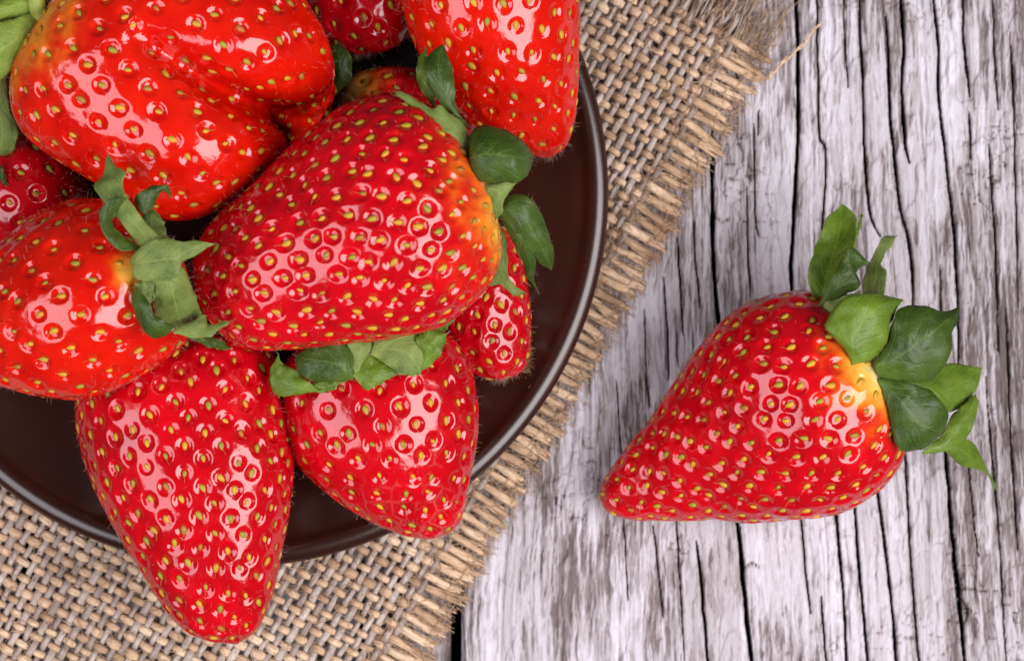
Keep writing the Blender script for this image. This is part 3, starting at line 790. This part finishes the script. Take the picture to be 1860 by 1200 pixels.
# fruit under the centre one, tip over the rim
bE = strawberry('plump strawberry below the middle one with a ring of leaves and a pale netted tip',
    [(650,600),(565,618),(516,660),(501,705),(503,760),(516,810),(541,850),(576,885),(622,920),(670,946),(720,966),(770,979),(800,976)],
    [(650,600),(740,588),(810,602),(846,645),(863,700),(869,760),(863,820),(854,870),(845,920),(830,956),(800,976)],
    [232,238,240,235], 0.86, 54, (660,660,330), seed=55, deep=True, depth=0.12, orange=0.45, tipdens=1.3, net=(815,930,210), seed_size=8.0)
zE = 402
sepal(bE, [(580,710),(533,718),(508,719),(493,703),(491,677),(506,643)], [(580,708),(560,693),(533,670),(511,659),(506,643)], [zE-5,zE-8,zE-20,zE-25], 6, 6, M_LEAF_MID, seed=22)
sepal(bE, [(642,690),(600,694),(562,690),(540,670),(537,645)], [(644,684),(643,660),(632,628),(600,620),(560,630),(537,645)], [zE+4,zE+14,zE+14,zE], 14, 0, M_LEAF, seed=23)
sepal(bE, [(568,694),(595,690),(625,680),(648,676)], [(568,706),(582,713),(606,706),(628,690),(648,678)], [zE-14,zE-4,zE], 3, 0, M_LEAF_MID, seed=24)
sepal(bE, [(648,688),(637,650),(630,618),(652,612),(695,612)], [(648,688),(668,676),(684,645),(695,612)], [zE+8,zE+8,zE], 4, 0, M_LEAF_PALE, seed=25)
sepal(bE, [(640,682),(655,698),(665,708),(690,698),(724,677)], [(640,678),(655,655),(676,642),(702,660),(724,677)], [zE+8,zE+12,zE+6], 5, -6, M_LEAF_MID, fold=-3, seed=26)
sepal(bE, [(674,644),(690,612),(756,604),(770,650),(764,680)], [(674,644),(695,657),(720,675),(742,682),(764,680)], [zE+12,zE+18,zE+10], 8, 0, M_LEAF_PALE, seed=27)
sepal(bE, [(764,674),(766,640),(756,616),(780,600),(813,605)], [(764,674),(784,662),(802,637),(813,605)], [zE+6,zE+18,zE+14], 10, -6, M_LEAF_MID, seed=28)
sepal(bE, [(760,606),(801,585),(828,562)], [(764,612),(806,599),(827,576),(828,562)], [zE-10,zE-14,zE-20], 3, 0, M_LEAF_MID, seed=29)

# right-hand small fruit
bF = strawberry('small strawberry half hidden behind the middle one with its tip down beside the rim',
    [(880,400),(828,450),(800,530),(808,610),(845,665),(880,686),(912,690)],
    [(880,400),(925,420),(948,470),(961,540),(965,600),(962,650),(946,678),(912,690)],
    [165,165,170], 0.95, 36, (880,395,170), seed=66, nT=150, nTop=190, nBot=60, deep=True, depth=0.11, orange=0.5, seed_size=7.6)
wt_ = []
for i in range(110):
    p0 = np.array([956 + rng.normal(0, 5), 640 + rng.normal(0, 20), 175 + rng.normal(0, 14)]); d = np.array([rng.uniform(2, 9), rng.normal(0, 5), rng.normal(2, 6)])
    wt_.append(PA([p0, p0 + d * 0.5, p0 + d]) - np.array(bF['_base']) * S)
ribbons(wt_, 0.9 * S, 'withered_tip', M_ANTHER, bF)
# top right
bG = strawberry('tall bright strawberry at the top right of the plate pointing down against the rim',
    [(845,-180),(765,-145),(727,-70),(729,0),(741,50),(761,100),(790,150),(822,192),(862,231),(910,262),(958,282),(1000,290)],
    [(845,-180),(945,-185),(1012,-140),(1046,-60),(1053,0),(1053,80),(1051,160),(1045,220),(1030,266),(1000,290)],
    [345,330,290,205], 0.86, 50, flat=1.0, calyx=(845,-190,300), seed=77, depth=0.09, orange=0.8, tipdens=0.6)
sepal(bG, [(770,-60),(786,-25),(795,5),(804,14)], [(840,-60),(826,-25),(818,2),(804,14)], [430,430,425,415], 5, 0, M_LEAF_MID, seed=30)
# dark ones deep in the heap
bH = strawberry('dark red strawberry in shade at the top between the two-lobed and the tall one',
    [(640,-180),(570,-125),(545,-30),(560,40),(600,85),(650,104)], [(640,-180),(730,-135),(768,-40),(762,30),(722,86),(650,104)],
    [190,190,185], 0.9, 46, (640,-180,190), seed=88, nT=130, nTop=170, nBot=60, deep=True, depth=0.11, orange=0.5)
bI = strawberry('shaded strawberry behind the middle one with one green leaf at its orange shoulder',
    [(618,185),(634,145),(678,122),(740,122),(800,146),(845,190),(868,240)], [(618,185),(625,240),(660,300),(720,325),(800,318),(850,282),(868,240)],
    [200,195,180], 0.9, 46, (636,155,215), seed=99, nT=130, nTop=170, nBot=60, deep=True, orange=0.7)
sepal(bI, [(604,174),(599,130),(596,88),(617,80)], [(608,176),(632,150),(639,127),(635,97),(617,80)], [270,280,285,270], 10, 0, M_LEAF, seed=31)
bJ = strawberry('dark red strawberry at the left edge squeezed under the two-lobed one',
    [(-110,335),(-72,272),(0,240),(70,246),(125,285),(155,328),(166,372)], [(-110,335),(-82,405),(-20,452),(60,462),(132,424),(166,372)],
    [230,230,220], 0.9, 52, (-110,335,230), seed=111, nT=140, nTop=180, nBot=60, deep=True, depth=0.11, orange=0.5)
sepal(bJ, [(-14,286),(3,303),(10,320),(15,343)], [(-16,312),(0,327),(15,343)], [335,335,330], 3, 0, M_LEAF, seed=32)

# ---- the fruit on the bare wood
bK = strawberry('single strawberry lying on the bare wooden table with fresh green leaves',
    [(1612,668),(1590,610),(1555,565),(1512,538),(1470,529),(1430,528),(1380,540),(1332,565),(1291,605),(1255,650),(1220,700),(1180,760),(1140,810),(1106,855),(1090,882),(1087,905)],
    [(1612,668),(1640,730),(1647,780),(1643,825),(1626,860),(1592,895),(1542,925),(1482,940),(1420,947),(1360,950),(1300,945),(1250,948),(1200,946),(1150,943),(1112,934),(1094,920),(1087,905)],
    [178,182,176,150,110,66,44], 0.84, 45, (1590,674,285), floor=0.0, seed=122, nT=230, nTop=260, depth=0.11, orange=1.0, deep=True, tipdens=1.1, seed_size=8.2)
zK = 320
sepal(bK, [(1572,610),(1566,534),(1572,495),(1590,455),(1605,432),(1631,427)], [(1592,612),(1606,537),(1609,492),(1600,482),(1612,455),(1631,427)], [235,170,130,105,80], 4, 6, M_LEAF_PALE, seed=33)
sepal(bK, [(1484,560),(1468,508),(1474,472),(1490,427),(1505,394),(1530,370)], [(1504,552),(1534,500),(1547,470),(1555,430),(1553,395),(1530,370)], [250,240,220,185], -6, 12, M_LEAF_MID, fold=10, seed=34)
sepal(bK, [(1550,400),(1556,420),(1562,400),(1567,388)], [(1546,440),(1554,436),(1563,412),(1567,388)], [205,195,185], 2, 0, M_LEAF_MID, seed=45)
sepal(bK, [(1486,558),(1505,517),(1530,470),(1546,450),(1580,477)], [(1486,560),(1530,538),(1563,518),(1552,497),(1580,477)], [270,272,262,250], 8, -6, M_LEAF, seed=35)
sepal(bK, [(1483,560),(1500,549),(1530,539),(1565,528)], [(1483,562),(1498,588),(1520,566),(1565,530)], [262,274,276,272], 3, 0, M_LEAF_PALE, seed=36)
sepal(bK, [(1622,682),(1676,690),(1710,670),(1728,660),(1784,668)], [(1622,690),(1676,702),(1712,735),(1723,750),(1755,732),(1775,702),(1784,668)], [245,215,185,150,130], 6, 0, M_LEAF_MID, seed=37)
sepal(bK, [(1630,730),(1690,780),(1714,808),(1755,797),(1782,828),(1795,855),(1811,890)], [(1622,745),(1680,798),(1714,818),(1740,840),(1765,850),(1790,858),(1811,890)], [190,170,130,100,60,36], 7, 0, M_LEAF_MID, seed=38)
sepal(bK, [(1675,822),(1712,787),(1728,756),(1750,735),(1772,715)], [(1675,824),(1720,819),(1750,801),(1766,775),(1776,738),(1772,715)], [215,200,180,160], 8, -5, M_LEAF_MID, seed=39)
sepal(bK, [(1588,655),(1607,625),(1622,580),(1637,558),(1683,556),(1718,567),(1745,553)], [(1588,668),(1597,685),(1640,693),(1685,692),(1712,668),(1728,635),(1730,602),(1738,582),(1745,553)], [zK-12,zK+2,zK-6,zK-30], 26, -8, M_LEAF, wave=5, seed=40)
sepal(bK, [(1590,686),(1633,690),(1683,706),(1711,730),(1722,757),(1712,787)], [(1590,688),(1612,735),(1620,778),(1632,812),(1648,820),(1683,811),(1712,787)], [zK-15,zK-8,zK-30,zK-60], 20, -8, M_LEAF, wave=5, seed=41)
sepal(bK, [(1548,662),(1535,636),(1510,609),(1498,590),(1521,553),(1548,536),(1593,533),(1640,544)], [(1548,663),(1585,652),(1608,625),(1620,580),(1640,544)], [zK+8,zK+16,zK+18,zK-6], 20, -10, M_LEAF_MID, wave=4, seed=42)
